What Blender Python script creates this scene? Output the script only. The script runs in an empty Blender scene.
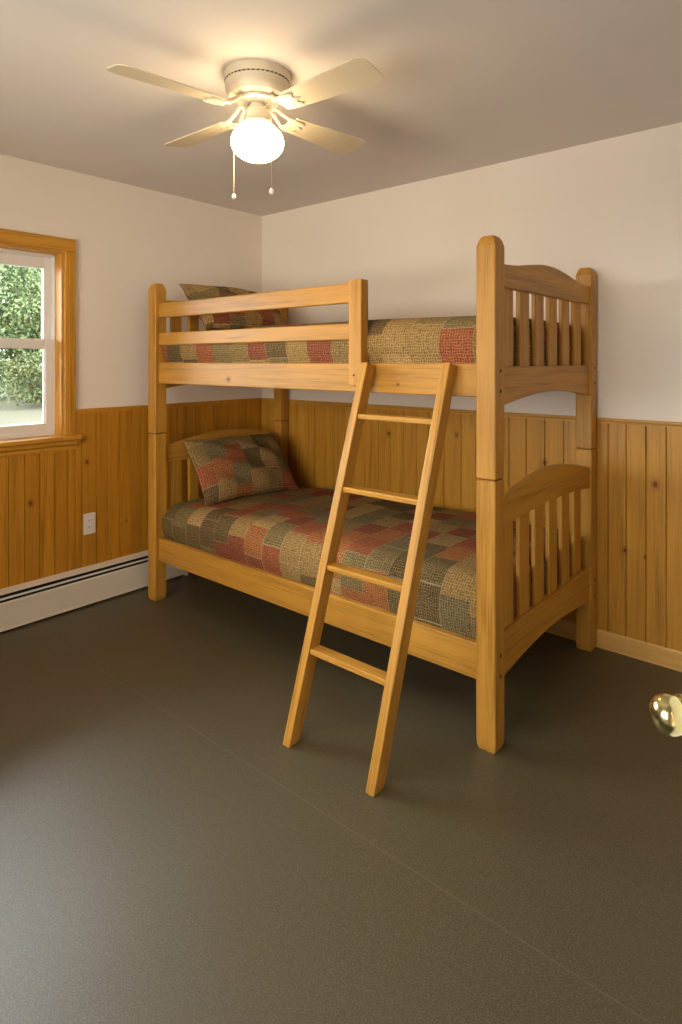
import bpy, bmesh, math, random
from mathutils import Vector, Matrix
from math import pi, sin, cos, radians as R, sqrt
random.seed(7)
scene = bpy.context.scene
col = scene.collection

# ------------------------------------------------------------------ objects
def link(o, parent=None):
    col.objects.link(o)
    if parent is not None: o.parent = parent
    return o
def tag(o, label=None, cat=None, group=None, kind=None):
    for k, v in (('label', label), ('category', cat), ('group', group), ('kind', kind)):
        if v: o[k] = v
    return o
def empty(name, loc, **kw):
    o = bpy.data.objects.new(name, None); o.location = loc; o.empty_display_size = .05
    return tag(link(o), **kw)
def obj(name, bm, mat, parent=None, smooth=None, loc=None):
    bmesh.ops.recalc_face_normals(bm, faces=bm.faces[:])
    me = bpy.data.meshes.new(name); bm.to_mesh(me); bm.free()
    for m in (mat if isinstance(mat, list) else [mat]): me.materials.append(m)
    if smooth is not None:
        for p in me.polygons: p.use_smooth = True
        try: me.set_sharp_from_angle(angle=R(smooth))
        except Exception: pass
    o = bpy.data.objects.new(name, me)
    if loc: o.location = loc
    return link(o, parent)
def struct(name, bm, mat, parent=None, smooth=None):
    o = obj(name, bm, mat, parent, smooth)
    if parent is None: o['kind'] = 'structure'
    return o

# ------------------------------------------------------------------ shapes
def merge(bm, tmp, mi=0):
    for f in tmp.faces: f.material_index = mi
    me = bpy.data.meshes.new('t'); tmp.to_mesh(me); tmp.free(); bm.from_mesh(me); bpy.data.meshes.remove(me)
def box(bm, a, b, bev=0., seg=1, mi=0, M=None):
    t = bmesh.new(); bmesh.ops.create_cube(t, size=1)
    a, b = Vector(a), Vector(b)
    for v in t.verts: v.co = Vector([(a[i]+b[i])/2 + v.co[i]*(b[i]-a[i]) for i in range(3)])
    if bev: bmesh.ops.bevel(t, geom=t.edges[:], offset=bev, segments=seg, profile=.5, affect='EDGES')
    if M is not None: bmesh.ops.transform(t, matrix=M, verts=t.verts)
    merge(bm, t, mi); return bm
def prism(bm, pts, axis, a, b, bev=0., seg=1, mi=0):
    """2-D polygon pts extruded along axis (0,1,2) from a to b; pts give the two other axes in order"""
    t = bmesh.new()
    def P(p, w):
        l = list(p); l.insert(axis, w); return l
    f0 = [t.verts.new(P(p, a)) for p in pts]; f1 = [t.verts.new(P(p, b)) for p in pts]
    t.faces.new(f0); t.faces.new(f1[::-1]); n = len(pts)
    for i in range(n): t.faces.new((f0[i], f0[(i+1) % n], f1[(i+1) % n], f1[i]))
    bmesh.ops.recalc_face_normals(t, faces=t.faces[:])
    if bev:
        es = [e for e in t.edges if len(e.link_faces) == 2 and e.calc_face_angle(0) > .5]
        bmesh.ops.bevel(t, geom=es, offset=bev, segments=seg, profile=.5, affect='EDGES')
    merge(bm, t, mi); return bm
def hexa(bm, bot, top, bev=0., seg=1, mi=0):
    t = bmesh.new(); b = [t.verts.new(p) for p in bot]; u = [t.verts.new(p) for p in top]; n = len(b)
    t.faces.new(b[::-1]); t.faces.new(u)
    for i in range(n): t.faces.new((b[i], b[(i+1) % n], u[(i+1) % n], u[i]))
    bmesh.ops.recalc_face_normals(t, faces=t.faces[:])
    if bev: bmesh.ops.bevel(t, geom=t.edges[:], offset=bev, segments=seg, profile=.5, affect='EDGES')
    merge(bm, t, mi); return bm
def lathe(bm, prof, seg=40, M=None, mi=0):
    t = bmesh.new(); rings = []
    for r, z in prof:
        if r < 1e-6: rings.append([t.verts.new((0, 0, z))])
        else: rings.append([t.verts.new((r*cos(2*pi*i/seg), r*sin(2*pi*i/seg), z)) for i in range(seg)])
    for A, B in zip(rings, rings[1:]):
        for i in range(seg):
            j = (i+1) % seg
            q = []
            for v in (A[i % len(A)], A[j % len(A)], B[j % len(B)], B[i % len(B)]):
                if v not in q: q.append(v)
            if len(q) > 2: t.faces.new(q)
    if M is not None: bmesh.ops.transform(t, matrix=M, verts=t.verts)
    merge(bm, t, mi); return bm
def tube(bm, pts, r, seg=8, mi=0):
    t = bmesh.new(); rings = []
    pts = [Vector(p) for p in pts]
    for i, p in enumerate(pts):
        d = (pts[min(i+1, len(pts)-1)] - pts[max(i-1, 0)]).normalized()
        a = d.cross(Vector((0, 0, 1)) if abs(d.z) < .9 else Vector((1, 0, 0))).normalized(); b = d.cross(a)
        rr = r[i] if isinstance(r, (list, tuple)) else r
        rings.append([t.verts.new(p + rr*(cos(2*pi*k/seg)*a + sin(2*pi*k/seg)*b)) for k in range(seg)])
    for A, B in zip(rings, rings[1:]):
        for i in range(seg): t.faces.new((A[i], A[(i+1) % seg], B[(i+1) % seg], B[i]))
    t.faces.new(rings[0]); t.faces.new(rings[-1][::-1]); merge(bm, t, mi); return bm

# ------------------------------------------------------------------ materials
class NT:
    def __init__(s, name):
        s.m = bpy.data.materials.new(name); s.m.use_nodes = True; s.t = s.m.node_tree; s.t.nodes.clear()
        s.out = s.n('ShaderNodeOutputMaterial'); s.b = s.n('ShaderNodeBsdfPrincipled')
        s.t.links.new(s.b.outputs[0], s.out.inputs[0])
    def n(s, typ, **kw):
        nd = s.t.nodes.new(typ)
        for k, v in kw.items(): setattr(nd, k, v)
        return nd
    def lk(s, a, b): s.t.links.new(a, b)
    def set(s, sock, v):
        if isinstance(v, bpy.types.NodeSocket): s.lk(v, sock)
        elif isinstance(v, (tuple, list)) and sock.type == 'RGBA': sock.default_value = (*v, 1) if len(v) == 3 else v
        else: sock.default_value = v
    def math(s, op, a, b=0., c=None, clamp=False):
        nd = s.n('ShaderNodeMath', operation=op, use_clamp=clamp); s.set(nd.inputs[0], a); s.set(nd.inputs[1], b)
        if c is not None: s.set(nd.inputs[2], c)
        return nd.outputs[0]
    def vmath(s, op, a, b):
        nd = s.n('ShaderNodeVectorMath', operation=op); s.set(nd.inputs[0], a); s.set(nd.inputs[1], b); return nd
    def mix(s, f, a, b, blend='MIX'):
        nd = s.n('ShaderNodeMix', data_type='RGBA', blend_type=blend)
        s.set(nd.inputs[0], f); s.set(nd.inputs[6], a); s.set(nd.inputs[7], b); return nd.outputs[2]
    def ramp(s, f, stops, interp='LINEAR'):
        nd = s.n('ShaderNodeValToRGB'); cr = nd.color_ramp; cr.interpolation = interp
        while len(cr.elements) < len(stops): cr.elements.new(.5)
        for e, (p, c) in zip(cr.elements, stops): e.position = p; e.color = (*c, 1) if len(c) == 3 else c
        s.set(nd.inputs[0], f); return nd.outputs[0]
    def mrange(s, v, a, b, c=0., d=1., smooth=True):
        nd = s.n('ShaderNodeMapRange', interpolation_type='SMOOTHSTEP' if smooth else 'LINEAR')
        for i, x in enumerate((v, a, b, c, d)): s.set(nd.inputs[i], x)
        return nd.outputs[0]
    def coord(s, kind='Object'): return s.n('ShaderNodeTexCoord').outputs[kind]
    def map(s, v, scale=(1, 1, 1), rot=(0, 0, 0), loc=(0, 0, 0)):
        nd = s.n('ShaderNodeMapping'); s.set(nd.inputs[0], v)
        nd.inputs[1].default_value = loc; nd.inputs[2].default_value = rot; nd.inputs[3].default_value = scale; return nd.outputs[0]
    def noise(s, v, scale, detail=3, rough=.5, dist=0.):
        nd = s.n('ShaderNodeTexNoise'); s.set(nd.inputs['Vector'], v)
        nd.inputs['Scale'].default_value = scale; nd.inputs['Detail'].default_value = detail
        nd.inputs['Roughness'].default_value = rough; nd.inputs['Distortion'].default_value = dist
        return nd.outputs[0]
    def bump(s, hgt, strength=.2, dist=.002):
        nd = s.n('ShaderNodeBump'); nd.inputs['Strength'].default_value = strength; nd.inputs['Distance'].default_value = dist
        s.set(nd.inputs['Height'], hgt); s.lk(nd.outputs[0], s.b.inputs['Normal'])
    def p(s, **kw):
        for k, v in kw.items(): s.set(s.b.inputs[k.replace('_', ' ')], v)
        return s
def plain(name, c, rough=.5, spec=.4, metal=0., bump=0., bscale=200):
    m = NT(name); co = m.coord()
    v = m.noise(co, 30, 3)
    m.p(Base_Color=m.mix(m.math('MULTIPLY', v, .12), c, [x*.8 for x in c]), Roughness=rough, Metallic=metal)
    m.b.inputs['Specular IOR Level'].default_value = spec
    if bump: m.bump(m.noise(co, bscale, 3), bump, .001)
    return m.m
def wood(name, c, axis, dark=.58, rough=.42, tilt=None, grain=1., knots=(), attr=False, knot_n=0., spec=.35):
    """grain streaks along axis; knots = (x, y, z, radius) in the object's own space"""
    m = NT(name); co = m.coord()
    if tilt: co = m.map(co, rot=tilt)
    sc = [26*grain]*3; sc[axis] = 1.3*grain
    sc2 = [210*grain]*3; sc2[axis] = 4*grain
    oi = m.n('ShaderNodeObjectInfo').outputs['Random']
    off = m.n('ShaderNodeCombineXYZ'); m.lk(m.math('MULTIPLY', oi, 37.), off.inputs[0]); m.lk(m.math('MULTIPLY', oi, 11.), off.inputs[2])
    if attr:
        at = m.n('ShaderNodeAttribute', attribute_name='board').outputs['Fac']
        off = m.n('ShaderNodeCombineXYZ'); m.lk(m.math('MULTIPLY', at, 50.), off.inputs[axis])
    wv = m.noise(m.map(co, scale=[3 if i != axis else .8 for i in range(3)]), 1, 2)
    cc = m.vmath('ADD', co, off.outputs[0]).outputs[0]
    g1 = m.noise(m.map(cc, scale=sc), 1, 4, .55, .6)
    g2 = m.noise(m.map(cc, scale=sc2), 1, 3, .6)
    d = [x*dark for x in c]; d[1] *= .93; d[2] *= .8
    lt = [min(1, x*1.14) for x in c]
    g = m.math('ADD', m.math('MULTIPLY', g1, .52), m.math('MULTIPLY', g2, .48))
    cl = m.ramp(g, [(.34, d), (.50, c), (.66, lt)])
    if attr:
        cl = m.mix(m.math('MULTIPLY', at, .35), cl, (c[0]*.62, c[1]*.56, c[2]*.5))
        cl = m.mix(m.math('MULTIPLY', m.mrange(wv, .45, .75), .25), cl, (c[0]*.7, c[1]*.6, c[2]*.5))
    kd = None
    for (x, y, z, r) in knots:
        v = m.vmath('SUBTRACT', co, (x, y, z)).outputs[0]
        v = m.map(v, scale=[1 if i != axis else .75 for i in range(3)])
        ln = m.n('ShaderNodeVectorMath', operation='LENGTH'); m.lk(v, ln.inputs[0])
        dd = m.math('DIVIDE', ln.outputs['Value'], r)
        kd = dd if kd is None else m.math('MINIMUM', kd, dd)
    if kd is not None:
        kd = m.math('ADD', kd, m.math('MULTIPLY', m.math('SUBTRACT', m.noise(co, 160, 2), .5), .9))
        cl = m.mix(m.mrange(kd, .5, 2.4, .55, 0.), cl, (c[0]*.45, c[1]*.3, c[2]*.25))
        cl = m.mix(m.mrange(kd, .35, 1.05, .9, 0.), cl, (c[0]*.2, c[1]*.11, c[2]*.1))
    m.p(Base_Color=cl, Roughness=m.math('ADD', rough-.06, m.math('MULTIPLY', g1, .15)))
    m.b.inputs['Specular IOR Level'].default_value = spec
    m.bump(g2, .12, .001)
    return m.m

BED = (.455, .222, .031)
PANEL_L = (.53, .24, .02)
PANEL_B = (.52, .26, .032)
CAS = (.56, .265, .026)
M_bed = [wood('honey_oak_%s' % 'xyz'[i], BED, i) for i in range(3)]
M_lad = wood('honey_pine_ladder', (.455, .224, .033), 2, tilt=(R(16.7), 0, 0))
M_rung = wood('honey_pine_rung', (.455, .224, .033), 0)
M_rail_knot = wood('honey_oak_knotted', BED, 0, knots=((-.391, -.509, 1.283, .011), (.657, -.509, 1.284, .005)))
M_cas = [wood('window_pine_%s' % 'xyz'[i], CAS, i, rough=.5) for i in range(3)]
M_cap_y = wood('cap_pine_y', PANEL_L, 1); M_cap_x = wood('cap_pine_x', PANEL_B, 0)
M_base = wood('baseboard_pine', (.62, .37, .11), 0, dark=.82)

def paint(name, c, rough=.85):
    m = NT(name); co = m.coord(); v = m.noise(co, 2.5, 3)
    m.p(Base_Color=m.mix(v, c, [x*.94 for x in c]), Roughness=rough)
    m.b.inputs['Specular IOR Level'].default_value = .2
    m.bump(m.noise(co, 260, 3), .12, .001); return m.m
M_wall = paint('white_wall_paint', (.83, .765, .69))
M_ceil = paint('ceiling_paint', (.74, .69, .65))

SEAM = (2.4, -1.675, 0.)
def floor_mat():
    m = NT('olive_grey_vinyl'); co = m.coord()
    n1 = m.noise(co, 270, 2, .7); n2 = m.noise(co, 60, 3); n3 = m.noise(co, 1.6, 3)
    a = m.ramp(n1, [(.33, (.024, .0195, .008)), (.5, (.074, .0605, .029)), (.65, (.145, .121, .066))])
    a = m.mix(m.mrange(n2, .4, .7, 0., .4), a, (.056, .046, .022))
    a = m.mix(m.mrange(n3, .4, .7, 0., .25), a, (.074, .061, .030))
    # welded seam between two sheets of the vinyl
    sp = m.n('ShaderNodeSeparateXYZ'); m.lk(co, sp.inputs[0])
    ln = m.math('ABSOLUTE', m.math('ADD', m.math('SUBTRACT', sp.outputs[1], SEAM[1]), m.math('MULTIPLY', m.math('SUBTRACT', sp.outputs[0], SEAM[0]), -SEAM[2])))
    a = m.mix(m.mrange(ln, .0005, .0035, .32, 0.), a, (.20, .175, .11))
    m.p(Base_Color=a, Roughness=m.math('ADD', .45, m.math('MULTIPLY', n2, .10)))
    m.b.inputs['Specular IOR Level'].default_value = .85
    m.p(Coat_Weight=.1, Coat_Roughness=.5)
    m.bump(m.math('ADD', n1, m.math('MULTIPLY', n2, .6)), .22, .0012); return m.m
M_floor = floor_mat()

def quilt_mat(name, seed, cell=.135):
    m = NT(name); uv = m.n('ShaderNodeUVMap').outputs[0]
    co = m.map(uv, loc=(seed*.37, seed*.11, 0))
    wob = m.n('ShaderNodeTexNoise'); m.set(wob.inputs['Vector'], co); wob.inputs['Scale'].default_value = 9
    wv = m.vmath('SCALE', m.vmath('SUBTRACT', wob.outputs['Color'], (.5, .5, .5)).outputs[0], (0, 0, 0)); wv.inputs['Scale'].default_value = .012
    co = m.vmath('ADD', co, wv.outputs[0]).outputs[0]
    sp = m.n('ShaderNodeSeparateXYZ'); m.lk(co, sp.inputs[0])
    cx = m.math('DIVIDE', sp.outputs[0], cell*.92)
    ix = m.math('FLOOR', cx)
    wn = m.n('ShaderNodeTexWhiteNoise', noise_dimensions='1D'); m.lk(ix, wn.inputs['W'])
    cy = m.math('ADD', m.math('DIVIDE', sp.outputs[1], cell*1.12), wn.outputs['Value'])
    iy = m.math('FLOOR', cy)
    cb = m.n('ShaderNodeCombineXYZ'); m.lk(ix, cb.inputs[0]); m.lk(iy, cb.inputs[1]); cb.inputs[2].default_value = seed
    w2 = m.n('ShaderNodeTexWhiteNoise', noise_dimensions='3D'); m.lk(cb.outputs[0], w2.inputs['Vector'])
    pal = [(.40, .115, .05), (.42, .28, .105), (.17, .13, .05), (.31, .22, .085), (.46, .17, .055), (.22, .185, .095),
           (.52, .36, .155), (.30, .075, .04), (.15, .105, .045), (.40, .27, .11), (.38, .10, .05), (.25, .20, .09)]
    n = len(pal)
    cl = m.ramp(w2.outputs['Value'], [(i/n, tuple(x*y for x, y in zip(c, (.82, .75, .68)))) for i, c in enumerate(pal)], 'CONSTANT')
    # woven threads
    ds = m.n('ShaderNodeTexNoise'); m.set(ds.inputs['Vector'], co); ds.inputs['Scale'].default_value = 55; ds.inputs['Detail'].default_value = 3
    dv = m.vmath('SCALE', m.vmath('SUBTRACT', ds.outputs['Color'], (.5, .5, .5)).outputs[0], (0, 0, 0)); dv.inputs['Scale'].default_value = .015
    ct = m.vmath('ADD', co, dv.outputs[0]).outputs[0]
    st = m.n('ShaderNodeSeparateXYZ'); m.lk(ct, st.inputs[0])
    k = 2*pi/.0108
    sx = m.math('SINE', m.math('MULTIPLY', st.outputs[0], k)); sy = m.math('SINE', m.math('MULTIPLY', st.outputs[1], k))
    wev = m.math('MAXIMUM', sx, sy)                                  # raised yarn grid
    hol = m.mrange(wev, -.2, .75)
    fine = m.noise(m.map(co, scale=(1, 1, 1)), 420, 2)
    cl2 = m.mix(m.math('MULTIPLY', m.math('SUBTRACT', 1., hol), .62), cl, m.mix(.8, cl, (.02, .015, .01)))
    cl2 = m.mix(m.math('MULTIPLY', m.mrange(wev, .8, 1.), m.mrange(fine, .35, .65, 0., .5)), cl2, (.62, .47, .24))
    cl2 = m.mix(m.mrange(m.noise(co, 70, 3), .52, .68, 0., .45), cl2, (.05, .04, .025))
    # pale seam stitching along some patch edges
    fx = m.math('ABSOLUTE', m.math('SUBTRACT', m.math('FRACT', cx), .5)); fy = m.math('ABSOLUTE', m.math('SUBTRACT', m.math('FRACT', cy), .5))
    seam = m.mrange(m.math('MAXIMUM', fx, fy), .478, .492)
    some = m.mrange(w2.outputs['Color'], .55, .6)
    cl3 = m.mix(m.math('MULTIPLY', m.math('MULTIPLY', seam, some), .55), cl2, (.50, .40, .26))
    m.p(Base_Color=cl3, Roughness=.95); m.b.inputs['Specular IOR Level'].default_value = .1
    hgt = m.math('ADD', m.math('MULTIPLY', hol, .6), m.math('MULTIPLY', m.noise(co, 60, 3), .9))
    hgt = m.math('SUBTRACT', hgt, m.math('MULTIPLY', seam, .8))
    m.bump(hgt, .7, .004); return m.m
M_q1 = quilt_mat('patchwork_lower', 3., .135); M_q2 = quilt_mat('patchwork_upper', 8., .15)
M_p1 = quilt_mat('patchwork_sham_lower', 15., .125); M_p2 = quilt_mat('patchwork_sham_upper', 21., .125)

M_vinyl = plain('white_vinyl', (.80, .78, .76), .35, .5)
M_heat = plain('cream_enamel', (.74, .66, .55), .38, .5)
M_dark = plain('dark_recess', (.02, .018, .015), .7, .2)
M_seam = plain('joint_shadow_gap', (.20, .075, .02), .8, .2)
M_bolt = plain('bronze_bolt', (.06, .035, .02), .45, .5, .6)
M_matt = plain('mattress_ticking', (.62, .58, .50), .9, .1)
M_out = plain('ivory_plastic', (.80, .72, .62), .35, .5)
M_fan = plain('fan_ivory_enamel', (.60, .53, .41), .4, .5)
M_blade = plain('fan_ivory_blade', (.66, .57, .41), .5, .4)
M_silver = plain('fan_ring_metal', (.75, .74, .68), .3, .5, .7)
M_chain = plain('chain_brass', (.55, .47, .33), .4, .5, .5)
M_ball = plain('pull_ball_white', (.85, .80, .74), .3, .5)
M_door = plain('door_paint', (.74, .70, .65), .5, .3)
M_ext = plain('exterior_siding', (.6, .6, .58), .8, .2)
def brass():
    m = NT('lacquered_brass'); co = m.coord()
    m.p(Base_Color=(.66, .58, .27), Metallic=1., Roughness=m.math('ADD', .15, m.math('MULTIPLY', m.noise(co, 60), .06)))
    m.b.inputs['Coat Weight'].default_value = .4; return m.m
M_brass = brass()
def globe():
    m = NT('lit_opal_glass')
    m.p(Base_Color=(.9, .85, .75), Roughness=.3, Emission_Color=(1., .74, .42))
    m.b.inputs['Emission Strength'].default_value = GLOBE; return m.m
GLOBE = 20.
M_globe = globe()
def glass():
    m = NT('window_glass'); m.t.nodes.remove(m.b)
    tr = m.n('ShaderNodeBsdfTransparent'); tr.inputs[0].default_value = (.97, .98, .97, 1)
    gl = m.n('ShaderNodeBsdfGlossy'); gl.inputs['Roughness'].default_value = .02
    fr = m.n('ShaderNodeFresnel'); fr.inputs[0].default_value = 1.45
    mx = m.n('ShaderNodeMixShader'); m.lk(fr.outputs[0], mx.inputs[0]); m.lk(tr.outputs[0], mx.inputs[1]); m.lk(gl.outputs[0], mx.inputs[2])
    m.lk(mx.outputs[0], m.out.inputs[0]); return m.m
M_glass = glass()
def leafmat(name, a, b):
    m = NT(name); at = m.n('ShaderNodeAttribute', attribute_name='board').outputs['Fac']
    c = m.mix(at, a, b); m.p(Base_Color=c, Roughness=.6)
    m.b.inputs['Specular IOR Level'].default_value = .2; return m.m
M_leaf = leafmat('tree_leaves', (.070, .122, .060), (.118, .180, .094))
M_shrub = leafmat('shrub_leaves', (.045, .070, .030), (.075, .105, .052))
M_bark = plain('bark', (.14, .11, .08), .9, .1)
def lawn():
    m = NT('lawn_grass'); co = m.coord()
    m.p(Base_Color=m.ramp(m.noise(co, 14, 5, .7), [(.3, (.014, .020, .007)), (.55, (.023, .027, .012)), (.75, (.030, .030, .017))]), Roughness=.95)
    m.bump(m.noise(co, 60, 4), .8, .03); return m.m
M_lawn = lawn()

# ------------------------------------------------------------------ room
XR, YF, CH, T = 3.74, -3.95, 2.44, .17
WY0, WY1, WZ0, WZ1 = -2.85, -1.473, .962, 1.982          # window opening
DY0, DY1, DZ = -3.56, -2.76, 2.04                        # doorway in the right-hand wall
bm = bmesh.new(); box(bm, (-T, YF-T, -.12), (XR+T, T, 0)); struct('floor', bm, M_floor)
bm = bmesh.new(); box(bm, (-T, YF-T, CH), (XR+T, T, CH+.15)); struct('ceiling', bm, M_ceil)
bm = bmesh.new(); box(bm, (-T, 0, 0), (XR+T, T, CH)); struct('wall_back', bm, M_wall)
FX0, FX1, FZ0, FZ1 = .80, 3.10, .90, 2.08                 # opening of the added window behind the camera
bm = bmesh.new(); box(bm, (-T, YF-T, 0), (FX0, YF, CH)); box(bm, (FX1, YF-T, 0), (XR+T, YF, CH))
box(bm, (FX0, YF-T, 0), (FX1, YF, FZ0)); box(bm, (FX0, YF-T, FZ1), (FX1, YF, CH)); struct('wall_front', bm, M_wall)
bm = bmesh.new()
box(bm, (-T, YF, 0), (0, WY0, CH)); box(bm, (-T, WY1, 0), (0, 0, CH))
box(bm, (-T, WY0, 0), (0, WY1, WZ0-.03)); box(bm, (-T, WY0, WZ1), (0, WY1, CH)); struct('wall_left', bm, M_wall)
bm = bmesh.new()
box(bm, (XR, YF, 0), (XR+.12, DY0, CH)); box(bm, (XR, DY1, 0), (XR+.12, 0, CH)); box(bm, (XR, DY0, DZ), (XR+.12, DY1, CH))
struct('wall_right', bm, M_wall)
# unseen hallway beyond the doorway, added to even out the light
bm = bmesh.new()
hx0, hx1, hy0, hy1 = XR+.12, XR+1.35, -4.4, -1.9
box(bm, (hx0, hy0, -.12), (hx1, hy1, 0)); box(bm, (hx0, hy0, CH), (hx1, hy1, CH+.15)); box(bm, (hx1, hy0, 0), (hx1+.1, hy1, CH))
box(bm, (hx0, hy0-.1, 0), (hx1, hy0, CH)); box(bm, (hx0, hy1, 0), (hx1, hy1+.1, CH)); struct('added_hall', bm, M_wall)

# wainscot boards, tongue and groove: profile with V-cut edges
def boards(name, bounds, wall, z0, z1f, mat):
    bm = bmesh.new(); lay = bm.faces.layers.float.new('board')
    th, g, dp = .013, .0036, .0075
    for a, b in zip(bounds, bounds[1:]):
        a, b = min(a, b), max(a, b)
        z1 = z1f((a+b)/2)
        prof = [(a, 0), (a, th-dp), (a+g, th), (b-g, th), (b, th-dp), (b, 0)]
        rv = random.random(); n0 = len(bm.faces)
        if wall == 'left': pts = [(d, s) for s, d in prof]
        else: pts = [(s, -d) for s, d in prof]
        prism(bm, pts, 2, z0, z1)
        bm.faces.ensure_lookup_table()
        lay = bm.faces.layers.float['board']
        for f in bm.faces[n0:]: f[lay] = rv
    return struct(name, bm, mat)
def fill(a, b, lo, hi, rng):
    out = [a]; s = 1 if b > a else -1
    while abs(b-out[-1]) > hi*1.3: out.append(out[-1] + s*rng.uniform(lo, hi))
    return out + [b]
rg = random.Random(3)
WTOP = 1.085; cw_ = .068
mid = [-.995, -1.062, -1.144, -1.219, -1.288, -1.377, -1.413, -1.456, -1.527, -1.609, -1.686, -1.766]
bl = fill(-.014, -.995, .065, .085, rg)[:-1] + mid + fill(-1.766, YF, .072, .085, rg)[1:]
M_pl = wood('knotty_pine_left', PANEL_L, 2, attr=True, rough=.36, knots=((.013, -1.345, .80, .011), (.013, -1.655, .62, .013), (.013, -1.10, .42, .005)))
M_pb = wood('knotty_pine_back', PANEL_B, 2, attr=True, rough=.36,
            knots=((2.655, -.013, .815, .014), (2.525, -.013, .49, .009), (2.612, -.013, .475, .006), (1.16, -.013, .93, .012), (1.63, -.013, .96, .01), (2.14, -.013, .86, .01)))
boards('trim_1', bl, 'left', .0, lambda y: .885 if WY0-cw_ < y < -1.413 else WTOP, M_pl)
mb = [.886, .976, 1.081, 1.175, 1.269, 1.36, 1.446, 1.549, 1.66, 1.753]
bb = fill(0., .886, .08, .1, rg)[:-1] + mb + fill(1.753, 2.449, .085, .1, rg)[1:-1] + [2.449, 2.53, 2.615, 2.70] + fill(2.70, XR, .08, .095, rg)[1:]
boards('trim_2', bb, 'back', .0, lambda x: WTOP, M_pb)
# chair-rail cap
cp = [(0, 1.078), (.016, 1.078), (.016, 1.088), (.021, 1.092), (.021, 1.1035), (.0, 1.1035)]
bm = bmesh.new()
prism(bm, cp, 1, -1.413, 0.); prism(bm, cp, 1, YF, WY0-cw_); struct('trim_3', bm, M_cap_y)
bm = bmesh.new(); prism(bm, [(-d, z) for d, z in cp], 0, .021, XR); struct('trim_4', bm, M_cap_x)
bm = bmesh.new(); prism(bm, [(-.013, 0), (-.019, 0), (-.019, .08), (-.016, .087), (-.013, .087)], 0, .0, XR); struct('baseboard_back', bm, M_base)

# ------------------------------------------------------------------ window
bm = bmesh.new(); ct = .022; cw = .060
YO0, YO1, ZO1 = WY0-cw, WY1+cw, 2.054
box(bm, (0, WY1, WZ0), (ct, YO1, WZ1-.0005), .003); box(bm, (0, YO0, WZ0), (ct, WY0, WZ1-.0005), .003)
win = struct('window_1', bm, M_cas[2])
bm = bmesh.new(); box(bm, (0, YO0, WZ1), (ct, YO1, ZO1), .003); obj('head_casing', bm, M_cas[1], win)
bm = bmesh.new()
box(bm, (-.083, WY1-.012, WZ0), (0, WY1, WZ1)); box(bm, (-.083, WY0, WZ0), (0, WY0+.012, WZ1)); obj('jamb', bm, M_cas[2], win)
bm = bmesh.new(); box(bm, (-.083, WY0+.012, WZ1-.012), (0, WY1-.012, WZ1)); obj('head_jamb', bm, M_cas[1], win)
bm = bmesh.new()
prism(bm, [(-.083, WZ0), (.045, WZ0), (.052, WZ0-.006), (.052, WZ0-.02), (.044, WZ0-.028), (-.083, WZ0-.028)], 1, YO0-.03, YO1+.02); obj('stool', bm, M_cas[1], win)
bm = bmesh.new()
prism(bm, [(0, .934), (.04, .934), (.036, .916), (.024, .906), (.022, .892), (.016, .88), (0, .88)], 1, YO0-.005, YO1+.004); obj('apron', bm, M_cas[1], win)
# vinyl frame and sashes
def frame(bm, x0, x1, y0, y1, z0, z1, wy, wzb, wzt, bev=.003):
    box(bm, (x0, y0, z0), (x1, y0+wy, z1), bev); box(bm, (x0, y1-wy, z0), (x1, y1, z1), bev)
    box(bm, (x0, y0+wy-.001, z0), (x1, y1-wy+.001, z0+wzb), bev); box(bm, (x0, y0+wy-.001, z1-wzt), (x1, y1-wy+.001, z1), bev)
bm = bmesh.new(); frame(bm, -T-.02, -.083, WY0, WY1, WZ0, WZ1, .013, .025, .025); obj('vinyl_frame', bm, M_vinyl, win)
iy0, iy1 = WY0+.013, WY1-.013
bm = bmesh.new(); frame(bm, -.118, -.088, iy0, iy1, WZ0+.018, 1.497, .046, .05, .052)
box(bm, (-.112, iy0+.043, 1.027), (-.096, iy0+.052, 1.45), .002); box(bm, (-.112, iy1-.052, 1.027), (-.096, iy1-.043, 1.45), .002)
lo = obj('lower_sash', bm, M_vinyl, win)
bm = bmesh.new(); box(bm, (-.105, iy0+.044, 1.025), (-.101, iy1-.044, 1.45)); obj('pane', bm, M_glass, lo)
bm = bmesh.new(); frame(bm, -.155, -.122, iy0, iy1, 1.45, WZ1-.025, .042, .05, .062); us = obj('upper_sash', bm, M_vinyl, win)
bm = bmesh.new(); box(bm, (-.141, iy0+.04, 1.49), (-.137, iy1-.04, WZ1-.08)); obj('pane', bm, M_glass, us)
bm = bmesh.new(); box(bm, (-.11, -1.96, 1.497), (-.086, -1.88, 1.509), .003); obj('sash_lock', bm, M_vinyl, lo)

# unseen second window, added behind the camera to brighten the room
bm = bmesh.new()
box(bm, (FX0-cw, YF, FZ0-.03), (FX0, YF+ct, FZ1+cw), .003); box(bm, (FX1, YF, FZ0-.03), (FX1+cw, YF+ct, FZ1+cw), .003)
box(bm, (FX0, YF, FZ1), (FX1, YF+ct, FZ1+cw), .003); box(bm, (FX0-cw, YF-.08, FZ0-.03), (FX1+cw, YF+.05, FZ0), .003); win_added = struct('added_window', bm, M_cas[0])
bm = bmesh.new(); xm = (FX0+FX1)/2
for a, b in ((FX0, xm), (xm, FX1)):
    box(bm, (a, YF-.15, FZ0), (a+.05, YF-.1, FZ1)); box(bm, (b-.05, YF-.15, FZ0), (b, YF-.1, FZ1))
    for z in (FZ0, (FZ0+FZ1)/2-.025, FZ1-.05): box(bm, (a, YF-.15, z), (b, YF-.1, z+.05))
obj('sash', bm, M_vinyl, win_added)
bm = bmesh.new(); box(bm, (FX0, YF-.127, FZ0), (FX1, YF-.123, FZ1)); obj('pane', bm, M_glass, win_added)

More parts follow.
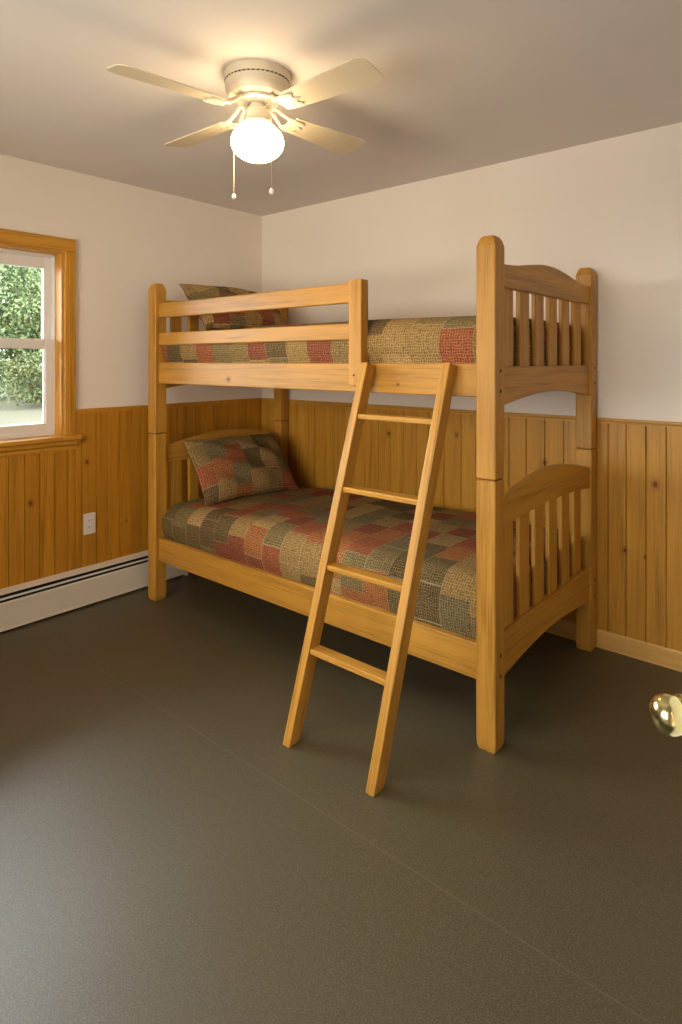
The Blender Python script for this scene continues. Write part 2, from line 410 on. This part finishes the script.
# ------------------------------------------------------------------ baseboard heater
HY0, HY1 = -3.3, -.70
ht = empty('baseboard_heater', (.013, -2.0, 0), label='long cream metal baseboard heater along the wall under the window', cat='heater')
L = lambda bm: (bmesh.ops.translate(bm, vec=(-.013, 2.0, 0), verts=bm.verts), bm)[1]
bm = bmesh.new(); prism(bm, [(.013, .0), (.017, .0), (.017, .199), (.030, .199), (.064, .193), (.0645, .197), (.03, .2065), (.013, .2085)], 1, HY0, HY1-.02); obj('back_plate', L(bm), M_heat, ht)
bm = bmesh.new(); prism(bm, [(.062, .012), (.073, .012), (.073, .018), (.070, .022), (.070, .147), (.066, .154), (.062, .154)], 1, HY0, HY1-.02); obj('front_panel', L(bm), M_heat, ht)
bm = bmesh.new(); prism(bm, [(.062, .1695), (.069, .1685), (.0695, .1765), (.062, .1775)], 1, HY0, HY1-.02); obj('damper', L(bm), M_vinyl, ht)
bm = bmesh.new(); box(bm, (.0172, HY0, .03), (.038, HY1-.021, .1985))
obj('slot_shade_liner', L(bm), M_dark, ht)  # dark liner whose colour stands in for shade inside the heater slots
for ye in (HY1, HY0):
    bm = bmesh.new(); prism(bm, [(.013, 0), (.075, 0), (.075, .15), (.066, .192), (.03, .2055), (.013, .2055)], 1, ye-.02, ye, .002); obj('end_cap', L(bm), M_heat, ht)

# ------------------------------------------------------------------ outlet
oy, oz = -1.332, .449
ou = empty('wall_outlet', (.0135, oy, oz), label='ivory wall outlet plate on the pine boards below the window', cat='outlet')
bm = bmesh.new(); box(bm, (0, -.036, -.060), (.006, .036, .060), .003, 2); obj('cover_plate', bm, M_out, ou)
bm = bmesh.new(); box(bm, (.005, -.017, -.034), (.0085, .017, .034), .0015); oi_ = obj('receptacle', bm, M_vinyl, ou)
bm = bmesh.new()
for dz in (-.018, .018):
    box(bm, (.0082, -.008, dz-.004), (.0089, -.0055, dz+.006)); box(bm, (.0082, .0055, dz-.003), (.0089, .008, dz+.006)); box(bm, (.0082, -.002, dz-.011), (.0089, .002, dz-.007))
obj('slot', bm, M_dark, oi_)

# ------------------------------------------------------------------ bunk bed
BX0, BX1, BY0, BY1, BH, JZ, PW = .2260, 2.4000, -1.0885, -.0225, 1.822, .9592, .075
bed = empty('bunk_bed', ((BX0+BX1)/2, (BY0+BY1)/2, 0), label='honey oak wooden bunk bed with slatted ends and arched rails', cat='bunk bed')
BO = Vector(bed.location)
def bobj(name, bm, mat, parent=None, smooth=None):
    bmesh.ops.translate(bm, vec=-BO, verts=bm.verts); return obj(name, bm, mat, parent or bed, smooth)
def post(x, y, z0, z1, top):
    """square post, eased edges; ends = chamfer sizes"""
    t = bmesh.new(); h = PW/2; e = .0035
    def ring(s, z, ee=e): # octagonal ring
        s_ = s-ee
        return [t.verts.new((x+a, y+b, z)) for a, b in ((s, s_), (s_, s), (-s_, s), (-s, s_), (-s, -s_), (-s_, -s), (s_, -s), (s, -s_))]
    if top: prof = [(h-.002, z0), (h, z0+.004), (h, z1-.038), (h-.005, z1-.018), (h-.012, z1-.004), (h-.018, z1)]
    else: prof = [(h-.006, z0), (h-.002, z0+.01), (h, z0+.03), (h, z1-.004), (h-.002, z1)]
    rs = [ring(*p) for p in prof]
    t.faces.new(rs[0][::-1]); t.faces.new(rs[-1])
    for A, B in zip(rs, rs[1:]):
        for i in range(8): t.faces.new((A[i], A[(i+1) % 8], B[(i+1) % 8], B[i]))
    return t
xs = (BX0+PW/2, BX1-PW/2); ys = (BY0+PW/2, BY1-PW/2)
posts = {}
for i, x in enumerate(xs):
    for j, y in enumerate(ys):
        posts[i, j, 0] = bobj('lower_post', post(x, y, 0, JZ-.004, False), M_bed[2])
        posts[i, j, 1] = bobj('upper_post', post(x, y, JZ+.0025, BH, True), M_bed[2])
        bm = bmesh.new(); box(bm, (x-PW/2+.006, y-PW/2+.006, JZ-.006), (x+PW/2-.006, y+PW/2-.006, JZ+.004)); bobj('post_joint', bm, M_seam, posts[i, j, 0])
# end panels
ya, yb = BY0+PW-.004, BY1-PW+.004
def arch(z_end, rise, n=20, s=1.):
    out = []
    for k in range(n+1):
        t = k/n; out.append((ya+(yb-ya)*t, z_end + rise*(sin(pi*t)**s if 0 < t < 1 else 0)))
    return out
def crown(z_end, rise, n=24):
    """flat shoulders that sweep up into a low arch"""
    out = []
    for k in range(n+1):
        t = k/n; u = abs(2*t-1); out.append((ya+(yb-ya)*t, z_end + rise*(.5+.5*cos(pi*min(1, u*1.02)))))
    return out
sw = .086; sg = ((yb-ya) - 6*sw)/7
def end_panel(xc, lev):
    th = .011
    if lev:   # upper
        top = crown(1.729, .042); bot = [(ya, 1.645), (yb, 1.645)]
        lt = 1.357; low = arch(1.214, .038)
        sl0, sl1 = 1.345, 1.66
    else:
        top = arch(.872, .064); bot = arch(.775, .022)
        lt = .398; low = arch(.235, .038)
        sl0, sl1 = .385, .80
    bm = bmesh.new(); prism(bm, top + bot[::-1], 0, xc-.014, xc+.014, .004, 2); bobj('crest_rail', bm, M_bed[1])
    bm = bmesh.new(); prism(bm, [(ya, lt), (yb, lt)] + low[::-1], 0, xc-.014, xc+.014, .004, 2); bobj('end_rail', bm, M_bed[1])
    return sl0, sl1
slat_src = {}
for i, xc in enumerate((xs[0]+.002, xs[1]+.012)):
    for lev in (0, 1):
        s0, s1 = end_panel(xc, lev)
        nsl, w_ = (6, sw) if i else (7, .071)
        g_ = ((yb-ya) - nsl*w_)/(nsl+1)
        for k in range(nsl):
            y0 = ya + g_*(.75 if i else 1.) + k*(w_+g_)
            if (i, lev) not in slat_src:
                bm = bmesh.new(); box(bm, (-.009, 0, s0), (.009, w_, s1), .003, 2); slat_src[i, lev] = o = obj('slat', bm, M_bed[2], bed)
            else:
                o = slat_src[i, lev].copy(); link(o, bed)
            o.location = Vector((xc - (.009 if i else -.003), y0, 0)) - BO
# side rails
rx0, rx1 = BX0+PW-.006, BX1-PW+.006
RF = (BY0+.024, BY0+.052)
bm = bmesh.new(); box(bm, (rx0, RF[0], .228), (rx1, RF[1], .360), .005, 2); bobj('side_rail', bm, M_bed[0])
bm = bmesh.new(); box(bm, (rx0, RF[0], 1.2465), (rx1, RF[1], 1.3665), .005, 2)
bobj('side_rail', bm, M_rail_knot)
for z0, z1 in ((.228, .360), (1.2465, 1.3665)):
    bm = bmesh.new(); box(bm, (rx0, BY1-.052, z0), (rx1, BY1-.024, z1), .005, 2); bobj('side_rail', bm, M_bed[0])
# guard rails and their short post
GX0, GX1 = 1.738, 1.806
for z0, z1 in ((1.622, 1.706), (1.466, 1.536)):
    bm = bmesh.new(); box(bm, (rx0, RF[0]-.001, z0), (GX0+.03, RF[0]+.022, z1), .005, 2); bobj('guard_rail', bm, M_bed[0])
bm = bmesh.new(); box(bm, (GX0, RF[0]-.03, 1.272), (GX1, RF[0], 1.716), .006, 2)
box(bm, (GX0, RF[0]-.002, 1.37), (GX1, RF[0]+.022, 1.716), .006, 2); gp = bobj('guard_post', bm, M_bed[2])
# bolts
def bolt(p, axis, par, r=.0068):
    bm = bmesh.new(); M = Matrix.Translation(p) @ (Matrix.Rotation(pi/2, 4, 'Y') if axis == 'x' else Matrix.Rotation(pi/2, 4, 'X'))
    lathe(bm, [(0, -.002), (r, -.002), (r, .0008), (r*.7, .0018), (0, .0018)], 16, M); bobj('bolt', bm, M_bolt, par, 40)
for j, y in enumerate((ys[0]+.004, ys[1]+.006)):
    for z in (1.343, 1.270): bolt((BX1, y, z), 'x', posts[1, j, 1])
    for z in (.336, .262): bolt((BX1, y, z), 'x', posts[1, j, 0])
bolt((GX0+.03, RF[0]-.03, 1.318), 'y', gp, .005)
# boards that carry the mattresses
for z in (.262, 1.275):
    for k in range(8):
        x = rx0+.12+k*(rx1-rx0-.32)/7
        bm = bmesh.new(); box(bm, (x, RF[1]-.002, z), (x+.08, BY1-.05, z+.018), .002); bobj('mattress_slat', bm, M_bed[1])

# ------------------------------------------------------------------ bedding
def rbox_grid(x0, x1, y0, y1, z0, z1, r, amp, seed, rail, re=.05):
    """rounded quilt body: profile wrapped over the bed, ends rounded, UV in metres"""
    bm = bmesh.new(); uvl = bm.loops.layers.uv.new('UVMap'); rnd = random.Random(seed)
    ph = [(rnd.uniform(3, 14), rnd.uniform(3, 14), rnd.uniform(0, 6), rnd.uniform(.3, 1)) for _ in range(9)]
    def wr(a, b): return amp*sum(w*sin(p*a+q*b+o) for p, q, o, w in ph)/3
    xsamp = []; n = 8
    for k in range(n+1): xsamp.append(x0 + re*(1-cos(pi/2*k/n)))
    m_ = 60
    for k in range(1, m_): xsamp.append(x0+re+(x1-x0-2*re)*k/m_)
    for k in range(n+1): xsamp.append(x1 - re*(1-sin(pi/2*k/n)))
    def prof(ins):
        a0, a1, zt = y0+ins, y1-ins, z1-ins*.9
        pts = []; rr = r
        for k in range(9): pts.append((a0, z0+(zt-rr-z0)*k/8))
        for k in range(1, 9): t = pi/2*k/8; pts.append((a0+rr*(1-cos(t)), zt-rr+rr*sin(t)))
        for k in range(1, 30): pts.append((a0+rr+(a1-a0-2*rr)*k/30, zt))
        for k in range(0, 9): t = pi/2*k/8; pts.append((a1-rr*(1-sin(t)), zt-rr+rr*cos(t)))
        for k in range(1, 9): pts.append((a1, zt-rr-(zt-rr-z0)*k/8))
        return pts
    rows = []; us = []
    u = 0
    for i, x in enumerate(xsamp):
        d = min(x-x0, x1-x); ins = re - sqrt(max(0, re*re-(re-min(d, re))**2))
        pr = prof(ins); row = []
        for (y, z) in pr:
            crown_ = .010*sin(pi*(y-y0)/(y1-y0))*min(1, d/.2) if z > z1-r else 0
            w = wr(x, y+z)
            if y < (y0+y1)/2 and rail < z < z1: y -= .020*sin(pi*((z-rail)/(z1-rail))**.7)
            f = min(1, d/.05)
            if z > z1-r: crown_ -= .028*max(0, min(1, (x0+.9-x)/.7))**1.5
            row.append(bm.verts.new((x, y - (w if y < y0+r else 0)*.8*f, z+(w*f if z > z0+.03 else 0)+crown_)))
        rows.append(row); us.append(x0 + (0 if i == 0 else 0)); 
    s = [0.]
    p = prof(0)
    for a, b in zip(p, p[1:]): s.append(s[-1]+math.dist(a, b))
    ul = [0.]
    for i in range(1, len(xsamp)):
        ul.append(ul[-1] + max(xsamp[i]-xsamp[i-1], .0) + (0.0))
    for i in range(len(rows)-1):
        for j in range(len(p)-1):
            f = bm.faces.new((rows[i][j], rows[i+1][j], rows[i+1][j+1], rows[i][j+1]))
            for l, (a, b) in zip(f.loops, ((i, j), (i+1, j), (i+1, j+1), (i, j+1))): l[uvl].uv = (ul[a], s[b])
    for k in (0, -1):   # flat ends
        f = bm.faces.new(rows[k])
        for l in f.loops: l[uvl].uv = (l.vert.co.y+3, l.vert.co.z)
    f = bm.faces.new([r_[0] for r_ in rows] + [r_[-1] for r_ in rows[::-1]])
    return bm
qx0, qx1, qy0, qy1 = BX0+PW/2+.020, BX1-PW/2-.007, RF[1]+.002, BY1-.056
for z0, z1, mt, nm, lab, mlab, sd in (
    (.284, .572, M_q1, 'quilt', 'red, olive and tan patchwork quilt on the lower bunk', 'mattress under the quilt of the lower bunk', 5),
    (1.297, 1.551, M_q2, 'quilt', 'red, olive and tan patchwork quilt on the upper bunk', 'mattress under the quilt of the upper bunk', 9)):
    ins = .028
    bm = rbox_grid(qx0, qx1, qy0, qy1, z0, z1, .085, .004, sd, z0+.085)
    q = obj(nm, bm, mt, None, 60); tag(q, lab, 'quilt')
def pillow(w, h, t, mat, M, name, lab, seed):
    bm = bmesh.new(); uvl = bm.loops.layers.uv.new('UVMap'); rnd = random.Random(seed); n, mm = 36, 26
    ph = [(rnd.uniform(4, 12), rnd.uniform(4, 12), rnd.uniform(0, 6)) for _ in range(6)]
    def P(u, v, s):
        e = (max(0, 1-abs(u)**2.6)*max(0, 1-abs(v)**2.6))
        x = u*w/2*(1-.05*(1-v*v)*abs(u)**3*0 - .045*(1-abs(v)**2)*abs(u)); y = v*h/2*(1-.06*(1-abs(u)**2)*abs(v))
        z = s*t/2*e**.55
        z += .006*e*sum(sin(a*u+b*v+c) for a, b, c in ph)
        return (x, y, z)
    S = {}
    for s in (1, -1):
        for i in range(n+1):
            for j in range(mm+1):
                u, v = -1+2*i/n, -1+2*j/mm
                if s == -1 and (i in (0, n) or j in (0, mm)): S[s, i, j] = S[1, i, j]; continue
                S[s, i, j] = bm.verts.new(P(u, v, s))
    for s in (1, -1):
        for i in range(n):
            for j in range(mm):
                ks = [(i, j), (i+1, j), (i+1, j+1), (i, j+1)]
                f = bm.faces.new([S[s, a, b] for a, b in (ks if s > 0 else ks[::-1])])
                for l, (a, b) in zip(f.loops, (ks if s > 0 else ks[::-1])): l[uvl].uv = ((a/n)*w, (b/mm)*h + (0 if s > 0 else 2))
    o = obj(name, bm, mat, None, 60); o.matrix_world = M; tag(o, lab, 'pillow'); return o, P
def basis(c, wdir, hdir):
    a = Vector(wdir).normalized(); b = Vector(hdir); b = (b - a*b.dot(a)).normalized(); n = a.cross(b)
    M = Matrix((a, b, n)).transposed().to_4x4(); M.translation = Vector(c); return M
# pillows lean on the headboards: +y is the width, up-and-back the height
pw, _ = pillow(.69, .43, .19, M_p1, basis((.452, -.565, .727), (.10, 1, -.01), (-.26, .0, .34)), 'pillow', 'patchwork pillow leaning on the headboard of the lower bunk', 2)
pw, _ = pillow(.68, .41, .17, M_p2, basis((.44, -.585, 1.686), (.06, 1, -.04), (-.30, 0, .27)), 'pillow', 'patchwork pillow on the upper bunk behind the guard rails', 6)

# ------------------------------------------------------------------ ladder
lad = empty('bunk_ladder', (2.0, -1.50, 0), label='honey pine ladder with four rungs leaning against the upper bunk', cat='ladder')
LO = Vector(lad.location)
slope, xl = .405/1.37, .037/1.37; ztop = 1.372
def lobj(name, bm, mat): bmesh.ops.translate(bm, vec=-LO, verts=bm.verts); return obj(name, bm, mat, lad)
yF = -1.527; dep = .060; dz = dep*slope/(1+slope*slope)
for x0 in (1.789, 2.167):
    x1 = x0+.035
    bm = bmesh.new()
    def at(x, y, z): return (x + xl*z, y + slope*z, z)
    bot = [at(x0, yF, 0), at(x1, yF, 0), at(x1, yF+dep, 0), at(x0, yF+dep, 0)]
    zt = ztop; zb = ztop-.014
    top = [at(x0, yF, zt), at(x1, yF, zt), at(x1, yF+dep, zb), at(x0, yF+dep, zb)]
    hexa(bm, bot, top, .004, 2); lobj('side_rail', bm, M_lad)
for z in (1.168, .892, .610, .322):
    bm = bmesh.new(); yy = yF + slope*z; xx = 1.789+.033 + xl*z; x2 = 2.169 + xl*z
    box(bm, (xx, yy+.004, z-.021), (x2, yy+dep-.004, z), .005, 3); lobj('rung', bm, M_rung)

# ------------------------------------------------------------------ ceiling fan
FX, FY = 1.662, -1.53
fan = empty('ceiling_fan', (FX, FY, CH), label='ivory four-blade ceiling fan with lit globe light hugging the ceiling', cat='ceiling fan')
FZ = lambda z: z-CH
bm = bmesh.new(); lathe(bm, [(0, 0), (.122, 0), (.123, -.004), (.122, FZ(2.408)), (.116, FZ(2.405)), (0, FZ(2.405))], 56); can = obj('mount_ring', bm, M_fan, fan, 35)
bm = bmesh.new()
for k in range(44):
    a = 2*pi*k/44; M = Matrix.Rotation(a, 4, 'Z'); box(bm, (.1145, -.0035, FZ(2.4045)), (.1212, .0035, FZ(2.4095)), M=M)
obj('vent_slot', bm, M_dark, can)
bm = bmesh.new(); lathe(bm, [(.113, FZ(2.406)), (.1205, FZ(2.403)), (.1195, FZ(2.385)), (.115, FZ(2.368)), (.104, FZ(2.354)), (.085, FZ(2.349)), (0, FZ(2.349))], 56); obj('motor_housing', bm, M_fan, fan, 35)
bm = bmesh.new(); lathe(bm, [(0, FZ(2.349)), (.072, FZ(2.349)), (.077, FZ(2.345)), (.077, FZ(2.336)), (.070, FZ(2.331)), (0, FZ(2.331))], 48); obj('flywheel', bm, M_silver, fan, 35)
bm = bmesh.new(); lathe(bm, [(0, FZ(2.332)), (.028, FZ(2.332)), (.030, FZ(2.318)), (.040, FZ(2.312)), (.044, FZ(2.305)), (.044, FZ(2.272)), (.050, FZ(2.267)), (.056, FZ(2.261)), (.056, FZ(2.252)), (0, FZ(2.252))], 40)
sh = obj('switch_housing', bm, M_fan, fan, 35)
for a in (-60, 60, 180):
    bm = bmesh.new(); M = Matrix.Rotation(R(a+35), 4, 'Z') @ Matrix.Translation((.058, 0, FZ(2.257))) @ Matrix.Rotation(pi/2, 4, 'Y'); lathe(bm, [(0, -.004), (.005, -.004), (.005, .005), (0, .006)], 12, M); obj('thumb_screw', bm, M_silver, sh, 40)
gpz = [(.050, 2.257)]
for k in range(0, 25):
    t = R(60) - k*R(150)/24; gpz.append((.098*cos(t) if k < 24 else 0, 2.189 + (.074 if t > 0 else .071)*sin(t)))
bm = bmesh.new(); lathe(bm, [(r, FZ(z)) for r, z in gpz], 56); obj('light_globe', bm, M_globe, fan, 80)
# blades
YAW = .7062
def blade_mesh():
    bm = bmesh.new(); pts = []
    def wd(r):
        t = (r-.155)/(.545-.155); return .048 + .021*min(1, t*1.1)
    up = [(r, wd(r)) for r in (.16, .22, .30, .38, .46, .505)]
    cr = .035; tip = []
    for k in range(9):
        a = pi/2 - k*pi/2/8; tip.append((.545-cr+cr*cos(a), wd(.52)-cr+cr*sin(a)))
    rt_ = [(.155, .034)]
    half = rt_ + up[:-1] + tip
    poly = half + [(x, -y) for x, y in half[::-1]]
    prism(bm, poly, 2, -.0025, .0025, .0012); return bm
def iron_mesh():
    bm = bmesh.new()
    # bent arm from flywheel out and down to the blade root, then a forked ornamental plate below the blade
    for s in (-1, 1):
        tube(bm, [(.058, s*.010, .038), (.080, s*.013, .036), (.105, s*.018, .018), (.13, s*.026, .002), (.16, s*.034, -.005), (.19, s*.036, -.006), (.208, s*.028, -.006)], [.007, .0075, .0075, .007, .0065, .0055, .0045], 8)
    prism(bm, [(.060, -.019), (.085, -.018), (.085, .018), (.060, .019)], 2, .030, .043, .003)
    prism(bm, [(.125, -.030), (.15, -.040), (.185, -.041), (.205, -.028), (.195, -.012), (.225, 0), (.195, .012), (.205, .028), (.185, .041), (.15, .040), (.125, .030), (.14, .01), (.14, -.01)], 2, -.0075, -.003, .0015)
    for x, y in ((.165, -.028), (.165, .028), (.205, 0)):
        lathe(bm, [(0, -.010), (.004, -.0095), (.005, -.007), (0, -.007)], 10, Matrix.Translation((x, y, 0)))
    return bm
b0 = i0 = None
for ang in (-139, -40, 46, 138):
    a = R(ang) + YAW
    M = Matrix.Translation((0, 0, FZ(2.302))) @ Matrix.Rotation(a, 4, 'Z')
    Mb = M @ Matrix.Rotation(R(-12), 4, 'X')
    if b0 is None: b0 = b = obj('blade', blade_mesh(), M_blade, fan); i0 = ir = obj('blade_iron', iron_mesh(), M_fan, b, 40)
    else: b = b0.copy(); link(b, fan); ir = i0.copy(); link(ir, b)
    b.matrix_local = Mb
rt = Vector((cos(YAW), sin(YAW), 0)); fw = Vector((-sin(YAW), cos(YAW), 0))
for u, v, zb, zs in ((-.0986, .062, 2.005, 2.29), (.064, -.105, 1.978, 2.30)):
    c = rt*u + fw*v; d = c.normalized()*.042
    bm = bmesh.new(); tube(bm, [(d.x, d.y, FZ(zs-.005)), (c.x*.8, c.y*.8, FZ(zs+.002)), (c.x, c.y, FZ(zs-.012)), (c.x, c.y, FZ(zb))], .0016, 6); ch = obj('pull_chain', bm, M_chain, fan, 60)
    bm = bmesh.new(); lathe(bm, [(0, .012), (.004, .0105), (.0085, .003), (.009, -.003), (.006, -.009), (0, -.011)], 16, Matrix.Translation((c.x, c.y, FZ(zb)))); obj('pull_ball', bm, M_ball, ch, 60)

# ------------------------------------------------------------------ open door with its brass knob
kn = Vector((3.380, -3.066, 0)) + fw*.72 + rt*.372; kn.z = .965
ed = kn + rt*.062 + fw*.062                               # latch edge
hg = ed - fw*.76
def dbox(bm, s0, s1, t0, t1, z0, z1, bev=.002):        # s along the leaf from the hinge, t through it
    pts = [hg+fw*s0+rt*t0, hg+fw*s1+rt*t0, hg+fw*s1+rt*t1, hg+fw*s0+rt*t1]
    hexa(bm, [(p.x, p.y, z0) for p in pts], [(p.x, p.y, z1) for p in pts], bev)
bm = bmesh.new(); dbox(bm, 0, .76, 0, .035, .008, 2.02, .002); dr = struct('door_1', bm, M_door)
bm = bmesh.new()
for s0, s1, z0, z1 in ((.10, .36, .2, .85), (.40, .66, .2, .85), (.10, .36, 1.05, 1.9), (.40, .66, 1.05, 1.9)): dbox(bm, s0, s1, -.005, .001, z0, z1, .004)
obj('door_panel', bm, M_door, dr)
def lathe_axis(bm, prof, c, ax):
    z = Vector(ax).normalized(); x = z.cross(Vector((0, 0, 1))).normalized(); y = z.cross(x)
    M = Matrix((x, y, z)).transposed().to_4x4(); M.translation = c; return lathe(bm, prof, 40, M)
bm = bmesh.new(); kb = kn + rt*.062
lathe_axis(bm, [(0, .0690), (.006, .0685), (.012, .0667), (.0175, .063), (.0208, .058), (.0222, .052), (.0220, .047), (.0208, .042), (.0195, .038), (.0175, .0355), (.0215, .0345), (.0225, .031), (.0205, .028), (.013, .026), (.0115, .012), (0, .01)], kb, -rt)
kk = obj('door_knob', bm, M_brass, dr, 50)
bm = bmesh.new(); lathe_axis(bm, [(0, .0), (.031, .0), (.031, .004), (.026, .009), (.015, .013), (0, .014)], kb, -rt); obj('rosette', bm, M_brass, kk, 50)

# ------------------------------------------------------------------ outdoors
GZ = -.15
bm = bmesh.new(); box(bm, (-60, -50, GZ-.2), (-T-.03, 60, GZ)); struct('lawn', bm, M_lawn)
def leaves(n, c, rad, size, rnd, clumps=40, low=-1.):
    bm = bmesh.new(); lay = bm.faces.layers.float.new('board'); cl = []
    for _ in range(clumps):
        while True:
            p = Vector([rnd.uniform(-1, 1) for _ in range(3)])
            if .35 < p.length < 1 and p.z > low: break
        cl.append((p, rnd.uniform(.22, .4), rnd.random()))
    for _ in range(n):
        p, r, sh_ = rnd.choice(cl)
        d = Vector([rnd.gauss(0, 1) for _ in range(3)]).normalized()*r*rnd.uniform(.3, 1.05)
        q = p+d; q = Vector((c[0]+q.x*rad[0], c[1]+q.y*rad[1], c[2]+q.z*rad[2]))
        if q.z < .1: continue
        a = Vector([rnd.gauss(0, 1) for _ in range(3)]).normalized(); b = a.orthogonal().normalized()
        b = (Matrix.Rotation(rnd.uniform(0, 6.28), 3, a) @ b)
        s = size*rnd.uniform(.6, 1.4); w = s*.55; n_ = a.cross(b)
        f = bm.faces.new([bm.verts.new(x) for x in (q-b*s, q-n_*w*.9+b*s*.1, q+b*s, q+n_*w*.9+b*s*.1)])
        f[lay] = min(1, max(0, .55*sh_+.45*rnd.random()))
    return bm
def tree(loc, h, rad, n, label, seed):
    rnd = random.Random(seed)
    t = empty('leafy_tree', loc, label=label, cat='tree')
    bm = leaves(n, (0, 0, h*.52), (rad, rad, h*.50), .075, rnd, 130); obj('foliage', bm, M_leaf, t)
    bm = bmesh.new(); tube(bm, [(0, 0, 0), (.05, .02, h*.25), (-.05, .08, h*.5), (.04, 0, h*.75)], [.18, .14, .10, .05], 8)
    for k in range(5):
        a = k*1.25; tube(bm, [(0, .03, h*(.25+.08*k)), (.9*cos(a), .9*sin(a), h*(.4+.08*k))], [.07, .03], 6)
    obj('trunk', bm, M_bark, t)
tree((-22.8, 7.4, GZ), 7.6, 3.1, 60000, 'tall leafy green tree seen through the window beyond the lawn', 11)
tree((-34, 9.4, GZ), 10.5, 4., 40000, 'second, taller leafy tree behind the one at the end of the lawn', 12)
tree((-24.5, 14.6, GZ), 7.0, 3., 30000, 'leafy tree at the end of the lawn, to the right of the tallest pair', 13)
tree((-24.0, .2, GZ), 7.2, 3., 30000, 'leafy tree at the end of the lawn, to the left of the tallest pair', 14)
bm = leaves(12000, (0, 0, .75), (1.1, 2.6, 1.0), .055, random.Random(21), 40)
s = obj('wild_shrub', bm, M_shrub, None, None, (-17.2, 6.7, GZ)); tag(s, 'low pale green shrub at the far edge of the lawn outside the window', 'shrub')

# ------------------------------------------------------------------ light, sky, camera
w = bpy.data.worlds.new('sky'); scene.world = w; w.use_nodes = True
wt = w.node_tree; bg = wt.nodes['Background']                 # overcast sky: cooler over the lawn side, warm haze on the sunny side
gc = wt.nodes.new('ShaderNodeTexCoord'); gs = wt.nodes.new('ShaderNodeSeparateXYZ'); wt.links.new(gc.outputs['Generated'], gs.inputs[0])
gr = wt.nodes.new('ShaderNodeValToRGB'); gr.color_ramp.elements[0].color = (1.62, 1.74, 1.84, 1); gr.color_ramp.elements[1].color = (1., .875, .73, 1)
gm = wt.nodes.new('ShaderNodeMapRange'); gm.inputs[1].default_value = -.9; gm.inputs[2].default_value = .1
wt.links.new(gs.outputs[0], gm.inputs[0]); wt.links.new(gm.outputs[0], gr.inputs[0]); wt.links.new(gr.outputs[0], bg.inputs[0]); bg.inputs[1].default_value = 10.5
sun = bpy.data.lights.new('sun', 'SUN'); sun.energy = 2.0; sun.angle = R(3); sun.color = (1, .95, .86)
so = bpy.data.objects.new('sun', sun); so.rotation_euler = (R(28), R(38), 0); col.objects.link(so)
def portal(loc, rz, sx, sy):
    pl = bpy.data.lights.new('window_portal', 'AREA'); pl.shape = 'RECTANGLE'; pl.size = sx; pl.size_y = sy; pl.cycles.is_portal = True
    po = bpy.data.objects.new('window_portal', pl); po.location = loc; po.rotation_euler = (R(90), 0, rz); col.objects.link(po)
portal((-T-.03, (WY0+WY1)/2, (WZ0+WZ1)/2), R(-90), WY1-WY0, WZ1-WZ0)
portal(((FX0+FX1)/2, YF-T-.03, (FZ0+FZ1)/2), 0, FX1-FX0, FZ1-FZ0)

cam = bpy.data.cameras.new('camera'); co_ = bpy.data.objects.new('camera', cam); col.objects.link(co_)
co_.location = (3.3803, -3.0661, 1.3808); co_.rotation_euler = (R(90), 0, YAW)
cam.sensor_fit = 'VERTICAL'; cam.sensor_height = 36.; cam.lens = 614.27/1024*36
cam.shift_y = -(512-360.07)/1024; cam.clip_start = .02; cam.clip_end = 300
scene.camera = co_
vs = scene.view_settings; vs.view_transform = 'Standard'; vs.look = 'None'; vs.gamma = 1; vs.use_curve_mapping = False
vs.exposure = 0.45
scene.cycles.use_denoising = True
scene.cycles.max_bounces = 12; scene.cycles.diffuse_bounces = 8; scene.cycles.sample_clamp_indirect = 6
